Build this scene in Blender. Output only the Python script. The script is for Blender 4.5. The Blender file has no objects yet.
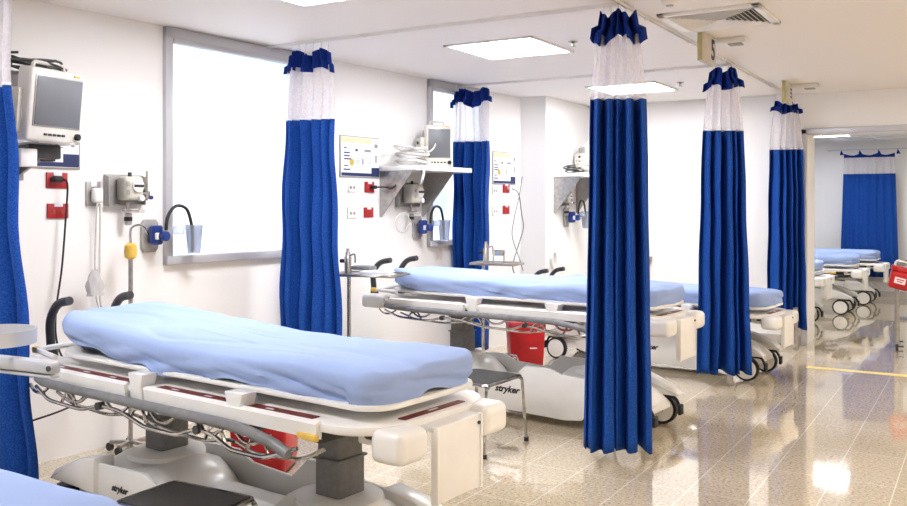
import bpy, bmesh, math, random
from mathutils import Vector, Matrix, noise
random.seed(7)
PI = math.pi
sc = bpy.context.scene
COL = sc.collection
H = 2.6

# ------------------------------------------------------------------ materials
def srgb(r, g, b):
    f = lambda c: c/12.92 if c <= .04045 else ((c+.055)/1.055)**2.4
    return (f(r/255), f(g/255), f(b/255), 1)
def mat(name, col, rough=.5, metal=0., spec=.5, emit=None, es=1., bump=None, var=None, trans=0., alpha=1., ior=1.45):
    m = bpy.data.materials.new(name); m.use_nodes = True
    nt = m.node_tree; b = nt.nodes['Principled BSDF']
    b.inputs['Base Color'].default_value = srgb(*col)
    b.inputs['Roughness'].default_value = rough
    b.inputs['Metallic'].default_value = metal
    b.inputs['Specular IOR Level'].default_value = spec
    b.inputs['IOR'].default_value = ior
    b.inputs['Transmission Weight'].default_value = trans
    b.inputs['Alpha'].default_value = alpha
    if emit:
        b.inputs['Emission Color'].default_value = srgb(*emit); b.inputs['Emission Strength'].default_value = es
    tc = nt.nodes.new('ShaderNodeTexCoord')
    if var:   # (scale, second colour, low, high)
        n = nt.nodes.new('ShaderNodeTexNoise'); n.inputs['Scale'].default_value = var[0]; n.inputs['Detail'].default_value = 3
        r = nt.nodes.new('ShaderNodeMapRange'); r.inputs['From Min'].default_value = var[2]; r.inputs['From Max'].default_value = var[3]
        x = nt.nodes.new('ShaderNodeMix'); x.data_type = 'RGBA'
        x.inputs['A'].default_value = srgb(*col); x.inputs['B'].default_value = srgb(*var[1])
        nt.links.new(tc.outputs['Object'], n.inputs['Vector']); nt.links.new(n.outputs['Fac'], r.inputs['Value'])
        nt.links.new(r.outputs['Result'], x.inputs['Factor']); nt.links.new(x.outputs['Result'], b.inputs['Base Color'])
    if bump:  # (scale, strength)
        n = nt.nodes.new('ShaderNodeTexNoise'); n.inputs['Scale'].default_value = bump[0]; n.inputs['Detail'].default_value = 4
        bp = nt.nodes.new('ShaderNodeBump'); bp.inputs['Strength'].default_value = bump[1]; bp.inputs['Distance'].default_value = .01
        nt.links.new(tc.outputs['Object'], n.inputs['Vector']); nt.links.new(n.outputs['Fac'], bp.inputs['Height'])
        nt.links.new(bp.outputs['Normal'], b.inputs['Normal'])
    return m
M = {}
M['wall'] = mat('wall_paint', (244,243,242), .45, bump=(60,.04))
M['ceiling'] = mat('ceiling_paint', (240,236,234), .6, bump=(40,.03))
M['far_wall'] = mat('far_wall_paint', (236,235,234), .5)
M['alu'] = mat('grey_aluminium', (192,193,198), .4, .2)
M['alu_light'] = mat('pale_aluminium', (205,206,210), .3, .4)
M['chrome'] = mat('chrome', (205,203,200), .16, 1., var=(30,(150,148,146),.3,.8))
M['steel'] = mat('brushed_steel', (186,182,178), .3, .9, var=(25,(150,148,146),.3,.8))
M['white'] = mat('white_plastic', (240,239,236), .32, var=(6,(232,230,227),.35,.75))
M['shroud'] = mat('off_white_shroud', (232,231,229), .28, var=(5,(222,221,219),.35,.75))
M['rail'] = mat('grey_rail_plastic', (128,129,132), .35, var=(20,(108,109,112),.4,.8))
M['bellows'] = mat('dark_grey_column', (122,122,124), .5, var=(40,(108,108,110),.3,.7))
M['black'] = mat('black_rubber', (26,26,28), .5, var=(60,(40,40,42),.4,.8))
M['handle'] = mat('dark_handle_grip', (62,64,68), .4, var=(40,(48,50,54),.3,.7))
M['red_label'] = mat('dark_red_label', (120,34,30), .35, var=(60,(92,24,22),.3,.8))
M['red'] = mat('red_plastic', (190,24,34), .33, var=(8,(165,18,28),.35,.7))
M['redplate'] = mat('red_wall_plate', (178,38,46), .4, var=(60,(160,30,38),.3,.8))
M['curtain'] = mat('blue_curtain_fabric', (14,60,142), .75, var=(150,(30,86,170),.42,.66), bump=(220,.25), spec=.25)
M['band'] = mat('navy_header_fabric', (8,36,112), .75, var=(170,(16,54,142),.42,.66), bump=(220,.25), spec=.2)
M['sheet'] = mat('light_blue_sheet', (152,172,216), .8, var=(2.2,(159,179,220),.35,.7), bump=(14,.25), spec=.15)
M['mattress'] = mat('mattress_cover', (60,64,74), .6, var=(10,(50,52,60),.3,.7))
M['stitch'] = mat('white_tape', (235,235,240), .6, var=(50,(222,222,228),.3,.7))
M['yellow'] = mat('yellow_plastic', (232,196,92), .4, var=(30,(220,180,80),.3,.7))
M['tape'] = mat('yellow_floor_tape', (236,208,110), .45, var=(60,(240,224,160),.45,.6))
M['beige'] = mat('beige_plastic', (212,208,196), .4, var=(20,(198,194,182),.3,.7))
M['putty'] = mat('grey_plate', (176,174,172), .35, .4, var=(20,(160,158,156),.3,.7))
M['navy'] = mat('blue_plastic', (28,60,140), .35, var=(30,(20,44,110),.3,.7))
M['tube_white'] = mat('white_cable', (222,220,216), .45, var=(30,(205,203,200),.3,.7))
M['screen'] = mat('grey_screen', (112,114,120), .4, var=(5,(104,106,112),.3,.7))
M['casing'] = mat('monitor_casing', (226,222,214), .4, var=(8,(214,210,202),.3,.7))
M['darkmetal'] = mat('dark_grey_metal', (72,72,74), .4, .3, var=(20,(60,60,62),.3,.7))
M['paper'] = mat('paper', (236,238,242), .6, var=(12,(228,230,236),.3,.7))
M['cream'] = mat('cream_print', (232,214,180), .6, var=(12,(226,206,170),.3,.7))
M['print_blue'] = mat('dark_blue_print', (40,52,100), .5, var=(30,(34,44,88),.3,.7))
M['print_gold'] = mat('gold_print', (205,175,70), .5, var=(30,(190,160,60),.3,.7))
M['print_grey'] = mat('grey_print', (150,150,158), .5, var=(30,(130,130,140),.3,.7))
M['skin_sign'] = mat('sign_body', (206,200,188), .45, var=(12,(196,190,178),.3,.7))
M['sign_edge'] = mat('sign_edge_yellow', (186,180,128), .5, var=(20,(172,166,116),.3,.7))
M['tread'] = mat('black_step_tread', (44,42,40), .6, bump=(260,.5), var=(120,(62,60,58),.45,.7))
M['clearplastic'] = mat('clear_plastic', (222,230,246), .1, trans=.7, ior=1.25)
M['bag'] = mat('clear_plastic_bag', (240,240,242), .25, trans=.55, ior=1.15)
M['orange'] = mat('orange_brown', (150,70,50), .5)
M['floor_base'] = mat('baseboard_grey', (196,190,182), .35, var=(20,(184,178,170),.3,.7))
M['tile_ceiling'] = mat('ceiling_tile', (234,234,234), .7, var=(40,(226,226,226),.4,.7))
M['lamp'] = mat('lamp_diffuser', (255,255,255), .5, emit=(250,251,255), es=12.5)
M['lamp_corr'] = mat('corridor_lamp_diffuser', (255,255,255), .5, emit=(255,244,232), es=11.)

def sheer():
    m = bpy.data.materials.new('white_curtain_mesh'); m.use_nodes = True
    nt = m.node_tree; nt.nodes.clear()
    out = nt.nodes.new('ShaderNodeOutputMaterial')
    t = nt.nodes.new('ShaderNodeBsdfTransparent'); d = nt.nodes.new('ShaderNodeBsdfDiffuse'); tr = nt.nodes.new('ShaderNodeBsdfTranslucent')
    d.inputs['Color'].default_value = srgb(236,232,236); tr.inputs['Color'].default_value = srgb(236,232,236)
    a = nt.nodes.new('ShaderNodeMixShader'); a.inputs[0].default_value = .35
    b = nt.nodes.new('ShaderNodeMixShader'); 
    tc = nt.nodes.new('ShaderNodeTexCoord'); n = nt.nodes.new('ShaderNodeTexNoise'); n.inputs['Scale'].default_value = 60
    r = nt.nodes.new('ShaderNodeMapRange'); r.inputs['To Min'].default_value = .55; r.inputs['To Max'].default_value = .8
    L = nt.links.new
    L(tc.outputs['Object'], n.inputs['Vector']); L(n.outputs['Fac'], r.inputs['Value']); L(r.outputs['Result'], b.inputs[0])
    L(d.outputs[0], a.inputs[1]); L(tr.outputs[0], a.inputs[2]); L(t.outputs[0], b.inputs[1]); L(a.outputs[0], b.inputs[2]); L(b.outputs[0], out.inputs[0])
    return m
M['sheer'] = sheer()

def floor_mat():
    m = bpy.data.materials.new('polished_terrazzo_tile'); m.use_nodes = True
    nt = m.node_tree; b = nt.nodes['Principled BSDF']; L = nt.links.new; N = nt.nodes.new
    tc = N('ShaderNodeTexCoord')
    mp = N('ShaderNodeMapping'); mp.inputs['Location'].default_value = (.115, -.275, 0)
    L(tc.outputs['Object'], mp.inputs['Vector'])
    br = N('ShaderNodeTexBrick'); br.offset = 0.; br.inputs['Scale'].default_value = 1.
    br.inputs['Brick Width'].default_value = .3; br.inputs['Row Height'].default_value = .6
    br.inputs['Mortar Size'].default_value = .0028; br.inputs['Mortar Smooth'].default_value = .3; br.inputs['Bias'].default_value = 0
    br.inputs['Color1'].default_value = (.25,.25,.25,1); br.inputs['Color2'].default_value = (.75,.75,.75,1)
    L(mp.outputs['Vector'], br.inputs['Vector'])
    n1 = N('ShaderNodeTexNoise'); n1.inputs['Scale'].default_value = 62; n1.inputs['Detail'].default_value = 4; n1.inputs['Roughness'].default_value = .7
    n2 = N('ShaderNodeTexVoronoi'); n2.inputs['Scale'].default_value = 85
    n3 = N('ShaderNodeTexNoise'); n3.inputs['Scale'].default_value = 2.2; n3.inputs['Detail'].default_value = 3
    for n in (n1, n2, n3): L(tc.outputs['Object'], n.inputs['Vector'])
    r1 = N('ShaderNodeValToRGB'); e = r1.color_ramp.elements
    e[0].position = .32; e[0].color = srgb(120,98,74); e[1].position = .44; e[1].color = srgb(192,176,150)
    x = e.new(.62); x.color = srgb(216,202,174); y = e.new(.78); y.color = srgb(234,226,206)
    L(n1.outputs['Fac'], r1.inputs['Fac'])
    r2 = N('ShaderNodeMapRange'); r2.inputs['From Min'].default_value = .06; r2.inputs['From Max'].default_value = .16; r2.inputs['To Min'].default_value = .35; r2.inputs['To Max'].default_value = 0
    L(n2.outputs['Distance'], r2.inputs['Value'])
    mx = N('ShaderNodeMix'); mx.data_type = 'RGBA'; mx.inputs['B'].default_value = srgb(120,100,82)
    L(r2.outputs['Result'], mx.inputs['Factor']); L(r1.outputs['Color'], mx.inputs['A'])
    # tile to tile and large scale variation
    mv = N('ShaderNodeMix'); mv.data_type = 'RGBA'; mv.blend_type = 'MULTIPLY'; mv.inputs['Factor'].default_value = 1
    r3 = N('ShaderNodeMapRange'); r3.inputs['To Min'].default_value = .82; r3.inputs['To Max'].default_value = 1.12
    sm = N('ShaderNodeMath'); sm.operation = 'ADD'
    hb = N('ShaderNodeMath'); hb.operation = 'MULTIPLY'; hb.inputs[1].default_value = .5
    hc = N('ShaderNodeMath'); hc.operation = 'MULTIPLY'; hc.inputs[1].default_value = .5
    L(br.outputs['Color'], hb.inputs[0]); L(n3.outputs['Fac'], hc.inputs[0]); L(hb.outputs[0], sm.inputs[0]); L(hc.outputs[0], sm.inputs[1]); L(sm.outputs[0], r3.inputs['Value'])
    L(mx.outputs['Result'], mv.inputs['A']); L(r3.outputs['Result'], mv.inputs['B'])
    g = N('ShaderNodeMix'); g.data_type = 'RGBA'; g.inputs['B'].default_value = srgb(232,224,206)
    L(br.outputs['Fac'], g.inputs['Factor']); L(mv.outputs['Result'], g.inputs['A']); L(g.outputs['Result'], b.inputs['Base Color'])
    rr = N('ShaderNodeMapRange'); rr.inputs['To Min'].default_value = .02; rr.inputs['To Max'].default_value = .09
    L(n3.outputs['Fac'], rr.inputs['Value']); L(rr.outputs['Result'], b.inputs['Roughness'])
    b.inputs['Specular IOR Level'].default_value = .9; b.inputs['IOR'].default_value = 1.6; b.inputs['Coat Weight'].default_value = .5; b.inputs['Coat Roughness'].default_value = .02
    bp = N('ShaderNodeBump'); bp.inputs['Strength'].default_value = .16; bp.inputs['Distance'].default_value = .004
    n4 = N('ShaderNodeTexNoise'); n4.inputs['Scale'].default_value = 5
    L(tc.outputs['Object'], n4.inputs['Vector']); L(n4.outputs['Fac'], bp.inputs['Height']); L(bp.outputs['Normal'], b.inputs['Normal'])
    return m
M['floor'] = floor_mat()

def window_glass():
    # frosted film over daylight: a lit window, blurred outside view painted into the emission as faint cool blotches
    m = bpy.data.materials.new('frosted_daylit_glass'); m.use_nodes = True
    nt = m.node_tree; b = nt.nodes['Principled BSDF']; L = nt.links.new; N = nt.nodes.new
    b.inputs['Base Color'].default_value = srgb(235,240,246); b.inputs['Roughness'].default_value = .35
    tc = N('ShaderNodeTexCoord'); mp = N('ShaderNodeMapping'); mp.inputs['Scale'].default_value = (1,1.1,.8); n = N('ShaderNodeTexNoise'); n.inputs['Scale'].default_value = 2.2; n.inputs['Detail'].default_value = 1
    L(tc.outputs['Object'], mp.inputs['Vector']); L(mp.outputs['Vector'], n.inputs['Vector'])
    r = N('ShaderNodeValToRGB'); r.color_ramp.elements[0].position = .4; r.color_ramp.elements[0].color = srgb(196,220,250)
    r.color_ramp.elements[1].position = .56; r.color_ramp.elements[1].color = srgb(250,253,255)
    L(n.outputs['Fac'], r.inputs['Fac']); L(r.outputs['Color'], b.inputs['Emission Color'])
    b.inputs['Emission Strength'].default_value = .34
    return m
M['glass'] = window_glass()

# ------------------------------------------------------------------ mesh builder
def frames(pts, closed=False):
    n = len(pts); T = []
    for i in range(n):
        a = pts[(i-1) % n] if (closed or i > 0) else pts[i]
        b = pts[(i+1) % n] if (closed or i < n-1) else pts[i]
        t = (b-a); T.append(t.normalized() if t.length > 1e-9 else Vector((0,0,1)))
    up = Vector((0,0,1)) if abs(T[0].z) < .9 else Vector((1,0,0))
    u = (up - T[0]*up.dot(T[0])).normalized(); out = []
    for i in range(n):
        u = u - T[i]*u.dot(T[i])
        if u.length < 1e-6: u = T[i].orthogonal()
        u.normalize(); out.append((u.copy(), T[i].cross(u)))
    return out
def smooth(pts, k=6, closed=False):
    P = [Vector(p) for p in pts]; n = len(P); out = []
    rng = range(n if closed else n-1)
    for i in rng:
        g = (lambda j: P[j % n]) if closed else (lambda j: P[max(0, min(n-1, j))])
        p0, p1, p2, p3 = g(i-1), g(i), g(i+1), g(i+2)
        for s in range(k):
            t = s/k
            out.append(.5*((2*p1)+(p2-p0)*t+(2*p0-5*p1+4*p2-p3)*t*t+(3*p1-p0-3*p2+p3)*t**3))
    if not closed: out.append(P[-1])
    return out
class MB:
    def __init__(s): s.bm = bmesh.new()
    def _merge(s, t, mtx=None):
        if mtx is not None: t.transform(mtx)
        me = bpy.data.meshes.new('tmp'); t.to_mesh(me); t.free(); s.bm.from_mesh(me); bpy.data.meshes.remove(me)
    def box(s, c, d, bev=0., rz=0., rx=0., ry=0., seg=2, taper=None):
        t = bmesh.new(); bmesh.ops.create_cube(t, size=1.)
        for v in t.verts:
            if taper and v.co.z > 0: v.co.x *= taper[0]; v.co.y *= taper[1]
            v.co = Vector((v.co.x*d[0], v.co.y*d[1], v.co.z*d[2]))
        if bev > 0: bmesh.ops.bevel(t, geom=list(t.edges), offset=min(bev, min(d)*.49), segments=seg, affect='EDGES', profile=.5)
        s._merge(t, Matrix.Translation(Vector(c)) @ Matrix.Rotation(rz,4,'Z') @ Matrix.Rotation(ry,4,'Y') @ Matrix.Rotation(rx,4,'X')); return s
    def tube(s, pts, r, seg=8, closed=False, rs=None):
        P = [Vector(p) for p in pts]; fr = frames(P, closed); rings = []
        for i, (p, (u, w)) in enumerate(zip(P, fr)):
            q = rs[i] if rs else r
            rings.append([s.bm.verts.new(p+u*(q*math.cos(2*PI*k/seg))+w*(q*math.sin(2*PI*k/seg))) for k in range(seg)])
        m = len(rings)
        for i in range(m if closed else m-1):
            a, b = rings[i], rings[(i+1) % m]
            for k in range(seg): s.bm.faces.new((a[k], a[(k+1) % seg], b[(k+1) % seg], b[k]))
        if not closed: s.bm.faces.new(rings[0][::-1]); s.bm.faces.new(rings[-1])
        return s
    def lathe(s, prof, c=(0,0,0), seg=24, axis='Z', cap=True):
        t = bmesh.new(); rings = []
        for r, z in prof: rings.append([t.verts.new((r*math.cos(2*PI*k/seg), r*math.sin(2*PI*k/seg), z)) for k in range(seg)])
        for a, b in zip(rings, rings[1:]):
            for k in range(seg): t.faces.new((a[k], a[(k+1) % seg], b[(k+1) % seg], b[k]))
        if cap: t.faces.new(rings[0][::-1]); t.faces.new(rings[-1])
        R = {'Z': Matrix.Identity(4), 'X': Matrix.Rotation(PI/2,4,'Y'), 'Y': Matrix.Rotation(-PI/2,4,'X')}[axis]
        s._merge(t, Matrix.Translation(Vector(c)) @ R); return s
    def cyl(s, c, r, h, axis='Z', seg=20, bev=.0):
        b = min(bev, r*.5, h*.5)
        pr = [(r-b,-h/2),(r,-h/2+b),(r,h/2-b),(r-b,h/2)] if b > 0 else [(r,-h/2),(r,h/2)]
        return s.lathe(pr, c, seg, axis)
    def prism(s, poly, z0, z1, axis='Z', bev=0.):
        # poly in the plane across axis: Z -> (x,y), Y -> (x,z), X -> (y,z)
        f = {'Z': lambda p, h: (p[0],p[1],h), 'Y': lambda p, h: (p[0],h,p[1]), 'X': lambda p, h: (h,p[0],p[1])}[axis]
        t = bmesh.new()
        a = [t.verts.new(f(p, z0)) for p in poly]; b = [t.verts.new(f(p, z1)) for p in poly]; n = len(poly)
        t.faces.new(a[::-1]); t.faces.new(b)
        for k in range(n): t.faces.new((a[k], a[(k+1) % n], b[(k+1) % n], b[k]))
        bmesh.ops.recalc_face_normals(t, faces=list(t.faces))
        if bev > 0:
            ed = [e for e in t.edges if len(e.link_faces) == 2 and e.link_faces[0].normal.angle(e.link_faces[1].normal) > .5]
            bmesh.ops.bevel(t, geom=ed, offset=bev, segments=2, affect='EDGES', profile=.5)
        s._merge(t); return s
    def grid(s, fn, nu, nv, closed_u=False):
        V = [[s.bm.verts.new(fn(i/(nu if closed_u else nu-1), j/(nv-1))) for i in range(nu)] for j in range(nv)]
        for j in range(nv-1):
            for i in range(nu if closed_u else nu-1):
                s.bm.faces.new((V[j][i], V[j][(i+1) % nu], V[j+1][(i+1) % nu], V[j+1][i]))
        return s
    def xf(s, m): s.bm.transform(m); return s
    def build(s, name, m, parent=None, flat=False, ang=40, solid=0.):
        me = bpy.data.meshes.new(name); 
        if solid == 0.: bmesh.ops.recalc_face_normals(s.bm, faces=list(s.bm.faces))
        s.bm.to_mesh(me); s.bm.free()
        me.materials.append(M[m] if isinstance(m, str) else m)
        if not flat:
            me.shade_smooth(); me.set_sharp_from_angle(angle=math.radians(ang))
        o = bpy.data.objects.new(name, me); COL.objects.link(o)
        if solid:
            md = o.modifiers.new('thickness', 'SOLIDIFY'); md.thickness = solid; md.offset = 0
        if parent: o.parent = parent
        return o
def tag(o, label=None, cat=None, group=None, kind=None):
    if label: o['label'] = label
    if cat: o['category'] = cat
    if group: o['group'] = group
    if kind: o['kind'] = kind
    return o
def empty(name, loc=(0,0,0), rz=0., label=None, cat=None, group=None):
    o = bpy.data.objects.new(name, None); COL.objects.link(o); o.empty_display_size = .1
    o.location = loc; o.rotation_euler = (0,0,rz); tag(o, label, cat, group); return o
def dup(root, loc, rz, label):
    r = root.copy(); COL.objects.link(r); r.location = loc; r.rotation_euler = (0,0,rz); r['label'] = label
    def kids(a, b):
        for ch in list(a.children):
            c = ch.copy(); COL.objects.link(c); c.parent = b; kids(ch, c)
    kids(root, r); return r
def text_mesh(name, s, size, m, mtx, parent, shear=0., ext=.001, bold=0.):
    cu = bpy.data.curves.new(name, 'FONT'); cu.body = s; cu.size = size; cu.align_x = 'CENTER'; cu.align_y = 'CENTER'
    cu.shear = shear; cu.extrude = ext; cu.offset = bold
    t = bpy.data.objects.new(name, cu); COL.objects.link(t)
    dg = bpy.context.evaluated_depsgraph_get()
    me = bpy.data.meshes.new_from_object(t.evaluated_get(dg)); bpy.data.objects.remove(t); bpy.data.curves.remove(cu)
    me.transform(mtx); me.materials.clear(); me.materials.append(M[m]); me.name = name
    o = bpy.data.objects.new(name, me); COL.objects.link(o)
    if parent: o.parent = parent
    return o

# ------------------------------------------------------------------ room
WX0, WK = -4.729, .051                   # the window wall stands at x = WX0 + WK*y
WA = -math.atan(WK)                      # its rotation about z
def wx(y): return WX0 + WK*y
def wallmat(y, off=0.):                  # frame on the wall: local +x out of the wall, +y along it, origin at floor
    return Matrix.Translation((wx(y)+off, y, 0)) @ Matrix.Rotation(WA,4,'Z')
YF, YT = 9.72, .5                         # front face and thickness of the end wall
XR, YB = 3.4, -2.0
XD0, XD1, ZD = -1.62, 1.6, 2.19          # doorway
def struct(mb, name, m, **k): return tag(mb.build(name, m, **k), kind='structure')
struct(MB().box((-.4, 6.6, -.05), (8.6, 17.4, .1)), 'floor', 'floor', flat=True)
struct(MB().box((-.6, 3.86+.1, H+.05), (8.2, 12.6, .1)), 'ceiling', 'ceiling', flat=True)
# window wall, with two openings: 3.885..5.12 and 6.77..7.75, z 1.07..2.6 (frames reach the ceiling)
W1, W2, WZ0, WZ1 = (3.885, 5.12), (6.77, 7.75), 1.07, 2.597
w = MB(); T = .2
def wseg(y0, y1, z0, z1):
    w.prism([(wx(y0),y0),(wx(y1),y1),(wx(y1)-T,y1),(wx(y0)-T,y0)], z0, z1)
wseg(YB, W1[0], 0, H); wseg(W1[0], W1[1], 0, WZ0); wseg(W1[1], W2[0], 0, H); wseg(W2[0], W2[1], 0, WZ0); wseg(W2[1], 10.2, 0, H)
struct(w, 'wall_left', 'wall', flat=True)
struct(MB().box((-4.35, 9.1, H/2), (.7, 1.24, H)), 'wall_pillar', 'wall', flat=True)
e = MB()
e.box(((XD0-4.6)/2, YF+YT/2, H/2), (XD0+4.6, YT, H)).box(((XD0+XD1)/2, YF+YT/2, (ZD+H)/2), (XD1-XD0, YT, H-ZD)).box(((XD1+XR)/2, YF+YT/2, H/2), (XR-XD1, YT, H))
struct(e, 'wall_far', 'wall', flat=True)
struct(MB().box((XR+.05, 4, H/2), (.1, 12.4, H)), 'wall_right', 'wall', flat=True)
struct(MB().box((-.6, YB-.05, H/2), (8.2, .1, H)), 'wall_back', 'wall', flat=True)
# doorway frame
d = MB()
d.box((XD0-.02, YF-.01, ZD/2+.02), (.06, .04, ZD+.04), .006).box((XD1+.02, YF-.01, ZD/2+.02), (.06, .04, ZD+.04), .006).box(((XD0+XD1)/2, YF-.01, ZD+.02), (XD1-XD0+.1, .04, .06), .006)
struct(d, 'door_1', 'alu_light')
# far room
FY = 15.3
struct(MB().box((-.9, FY+.05, H/2), (7.4, .1, H)), 'wall_far_room_back', 'far_wall', flat=True)
struct(MB().box((-4.55, 12.75, H/2), (.1, 5.1, H)), 'wall_far_room_left', 'wall', flat=True)
struct(MB().box((2.75, 12.75, H/2), (.1, 5.1, H)), 'wall_far_room_right', 'wall', flat=True)
struct(MB().box((-.9, 12.77, 2.47), (7.2, 5.06, .04)), 'ceiling_far_room', 'tile_ceiling', flat=True)
g = MB()
for k in range(9): g.box((-3.9+k*.61, 12.77, 2.446), (.024, 5.04, .01))
for k in range(9): g.box((-.9, 10.4+k*.61, 2.4455), (7.2, .024, .009))
struct(g, 'trim_1', 'white', flat=True)
# baseboards
b = MB(); b.box((-.9, FY-.008, .05), (7.2, .016, .1), .003); struct(b, 'baseboard_far_room', 'floor_base')
b = MB(); b.box(((XD0-4.0)/2, YF-.008, .045), (XD0+4.0-.06, .016, .09), .003); struct(b, 'baseboard_far', 'floor_base')
# windows
def window(n, y0, y1):
    yc = (y0+y1)/2; mt = wallmat(yc, 0); L = (y1-y0)/math.cos(WA)
    f = MB(); t = .055; zc = (WZ0+WZ1)/2; hh = WZ1-WZ0
    f.box((.0, -L/2+t/2, zc), (.07, t, hh), .004).box((0, L/2-t/2, zc), (.07, t, hh), .004)
    f.box((0, 0, WZ0+t/2), (.10, L, t), .004).box((0, 0, WZ1-.035), (.07, L, .07), .004)
    f.box((.02, 0, WZ1-.085), (.05, L-.11, .03), .004)
    o = struct(f.xf(mt), 'window_%d' % n, 'alu')
    p = MB().box((-.02 if False else -.075, 0, zc), (.01, L-.08, hh-.1)).xf(mt).build('window_pane', 'glass', o, flat=True)
window(1, *W1); window(2, *W2)
# yellow tape across the floor
tag(MB().box((.4, 8.42, .001), (3.6, .095, .002)).build('floor_tape', 'tape', flat=True), 'yellow dashed line of tape across the tiled floor before the doorway', 'floor tape')

# ------------------------------------------------------------------ ceiling things
def ceiling_light(x, y, label, m='lamp', z=H, sx=.68, sy=.68):
    r = empty('ceiling_light', (x, y, z), 0, label, 'ceiling light', 'square ceiling light panels')
    f = MB(); t = .03
    for s in (-1, 1): f.box((s*(sx/2), 0, -.006), (t, sy+t, .012), .003).box((0, s*(sy/2), -.006), (sx+t, t, .012), .003)
    f.build('frame', 'white', r)
    MB().box((0, 0, -.004), (sx-t, sy-t, .006)).build('diffuser', m, r, flat=True)
ceiling_light(-3.02, 3.55, 'square lit ceiling panel cut off by the top edge, over the nearest stretcher')
ceiling_light(-3.0, 5.75, 'large square lit ceiling panel above the second bay')
ceiling_light(-3.0, 8.35, 'lit ceiling panel partly behind the blue curtain of the middle bay')
ceiling_light(-3.0, .9, 'square lit ceiling panel over the foreground stretcher')
for y in (.6, 3.2, 6.0, 8.7): ceiling_light(1.0, y, 'square lit ceiling panel along the corridor side', 'lamp_corr')
for x, y, l in ((-2.0, 13.6, 'lit tile panel in the ceiling beyond the doorway, near the far curtain'), (-2.0, 11.3, 'lit tile panel in the ceiling just beyond the doorway'), (.6, 12.6, 'lit tile panel on the right in the ceiling beyond the doorway')):
    ceiling_light(x, y, l, 'lamp', 2.449, .58, .58)
# air diffuser
r = empty('air_vent', (-1.41, 5.47, H), 0, 'square white ceiling air diffuser with angled louvres', 'air vent')
f = MB()
for s in (-1, 1): f.box((s*.275, 0, -.01), (.05, .6, .02), .005).box((0, s*.275, -.01), (.6, .05, .02), .005)
f.build('frame', 'white', r)
MB().box((0,0,-.003),(.5,.5,.004)).build('backing', 'darkmetal', r, flat=True)
for k in range(8):
    a = .235-k*.029
    s_ = MB()
    for (sx, sy) in ((1,0),(-1,0),(0,1),(0,-1)):
        if sx: s_.box((sx*a, 0, -.016), (.022, 2*a, .003), rz=0, ry=sx*.7)
        else: s_.box((0, sy*a, -.016), (2*a, .022, .003), rx=-sy*.7)
    s_.build('louvre', 'white', r, flat=True)
def sprinkler(x, y, label):
    r = empty('sprinkler', (x, y, H), 0, label, 'sprinkler', None)
    MB().lathe([(.035,0),(.035,-.004),(.012,-.012),(.009,-.03),(.004,-.034)]).build('body', 'chrome', r)
    MB().lathe([(.02,-.034),(.022,-.037),(.006,-.04)]).build('deflector', 'chrome', r)
sprinkler(-2.5, 5.75, 'small metal sprinkler beside the ceiling panel of the second bay')
sprinkler(-2.48, 8.2, 'small metal sprinkler beside the ceiling panel behind the curtain')
r = empty('smoke_detector', (-1.75, 4.78, H), 0, 'round white smoke detector near the top edge beside the air diffuser', 'smoke detector')
r.location = (-1.52, 4.83, H)
MB().lathe([(.05,0),(.052,-.012),(.04,-.03),(.02,-.036)]).build('housing', 'white', r); MB().lathe([(.022,-.034),(.02,-.042)]).build('sensor', 'putty', r)
def emergency(x, y, label):
    r = empty('emergency_light', (x, y, H), 0, label, 'emergency light', None)
    MB().box((0,0,-.02),(.24,.13,.04),.012).build('housing', 'white', r); MB().box((.04,0,-.043),(.09,.08,.014),.004).build('lens', 'putty', r)
emergency(-1.53, 6.2, 'flat white ceiling box beside the number 5 sign'); emergency(-1.50, 8.95, 'flat white ceiling box farther back above the doorway curtain')
def bay_sign(x, y, txt, label):
    r = empty('bay_sign', (x, y, H), 0, label, 'bay sign', None)
    MB().box((0,.16,-.1),(.035,.32,.2),.003).build('panel', 'skin_sign', r)
    MB().box((0,-.006,-.1),(.03,.012,.196),.002).build('edge_strip', 'sign_edge', r); MB().box((0,.16,-.003),(.06,.34,.006)).build('mounting_plate', 'white', r)
    if txt:
        text_mesh('number', txt, .19, 'print_blue', Matrix.Translation((.0185,.25,-.105)) @ Matrix.Rotation(PI/2,4,'Z') @ Matrix.Rotation(PI/2,4,'X'), r, bold=.004)
    else:
        n = MB()
        for k in range(3): n.box((.0185,.25,-.06-.035*k),(.002,.06,.02))
        n.build('dark_mark', 'print_blue', r)
bay_sign(-1.62, 5.79, '5', 'grey hanging sign box with the number 5 on the ceiling track')
bay_sign(-1.62, 8.55, None, 'grey hanging sign box with dark marks above the farthest curtain')
# curtain tracks
XM = -1.78; TY = [2.33, 4.76, 7.3, 9.62]
def track(p, q, label):
    p, q = Vector(p), Vector(q); v = q-p; L = v.length; a = math.atan2(v.y, v.x)
    r = empty('curtain_track', (p.x, p.y, H), a, label, 'curtain track', 'curtain tracks on the ceiling')
    t = MB(); t.box((L/2, 0, -.004), (L, .022, .008), .002)
    for s in (-1, 1): t.box((L/2, s*.009, -.012), (L, .004, .012))
    t.build('rail', 'white', r)
    MB().box((L/2, 0, -.0095), (L, .013, .003)).build('slot', 'darkmetal', r, flat=True)
    for k in range(1, int(L/.95)+1):
        MB().box((k*L/(int(L/.95)+1), 0, -.012), (.012, .034, .024), .002).build('clip', 'white', r)
track((XM, YB+.02), (XM, 9.7), 'long ceiling track running the length of the bays')
for y, l in zip(TY, ('nearest cross track on the ceiling, over the left edge curtain', 'cross track between first and second bays', 'cross track between second and third bays', 'farthest cross track on the ceiling')):
    track((wx(y)+.01, y), (XM, y), l)

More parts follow.
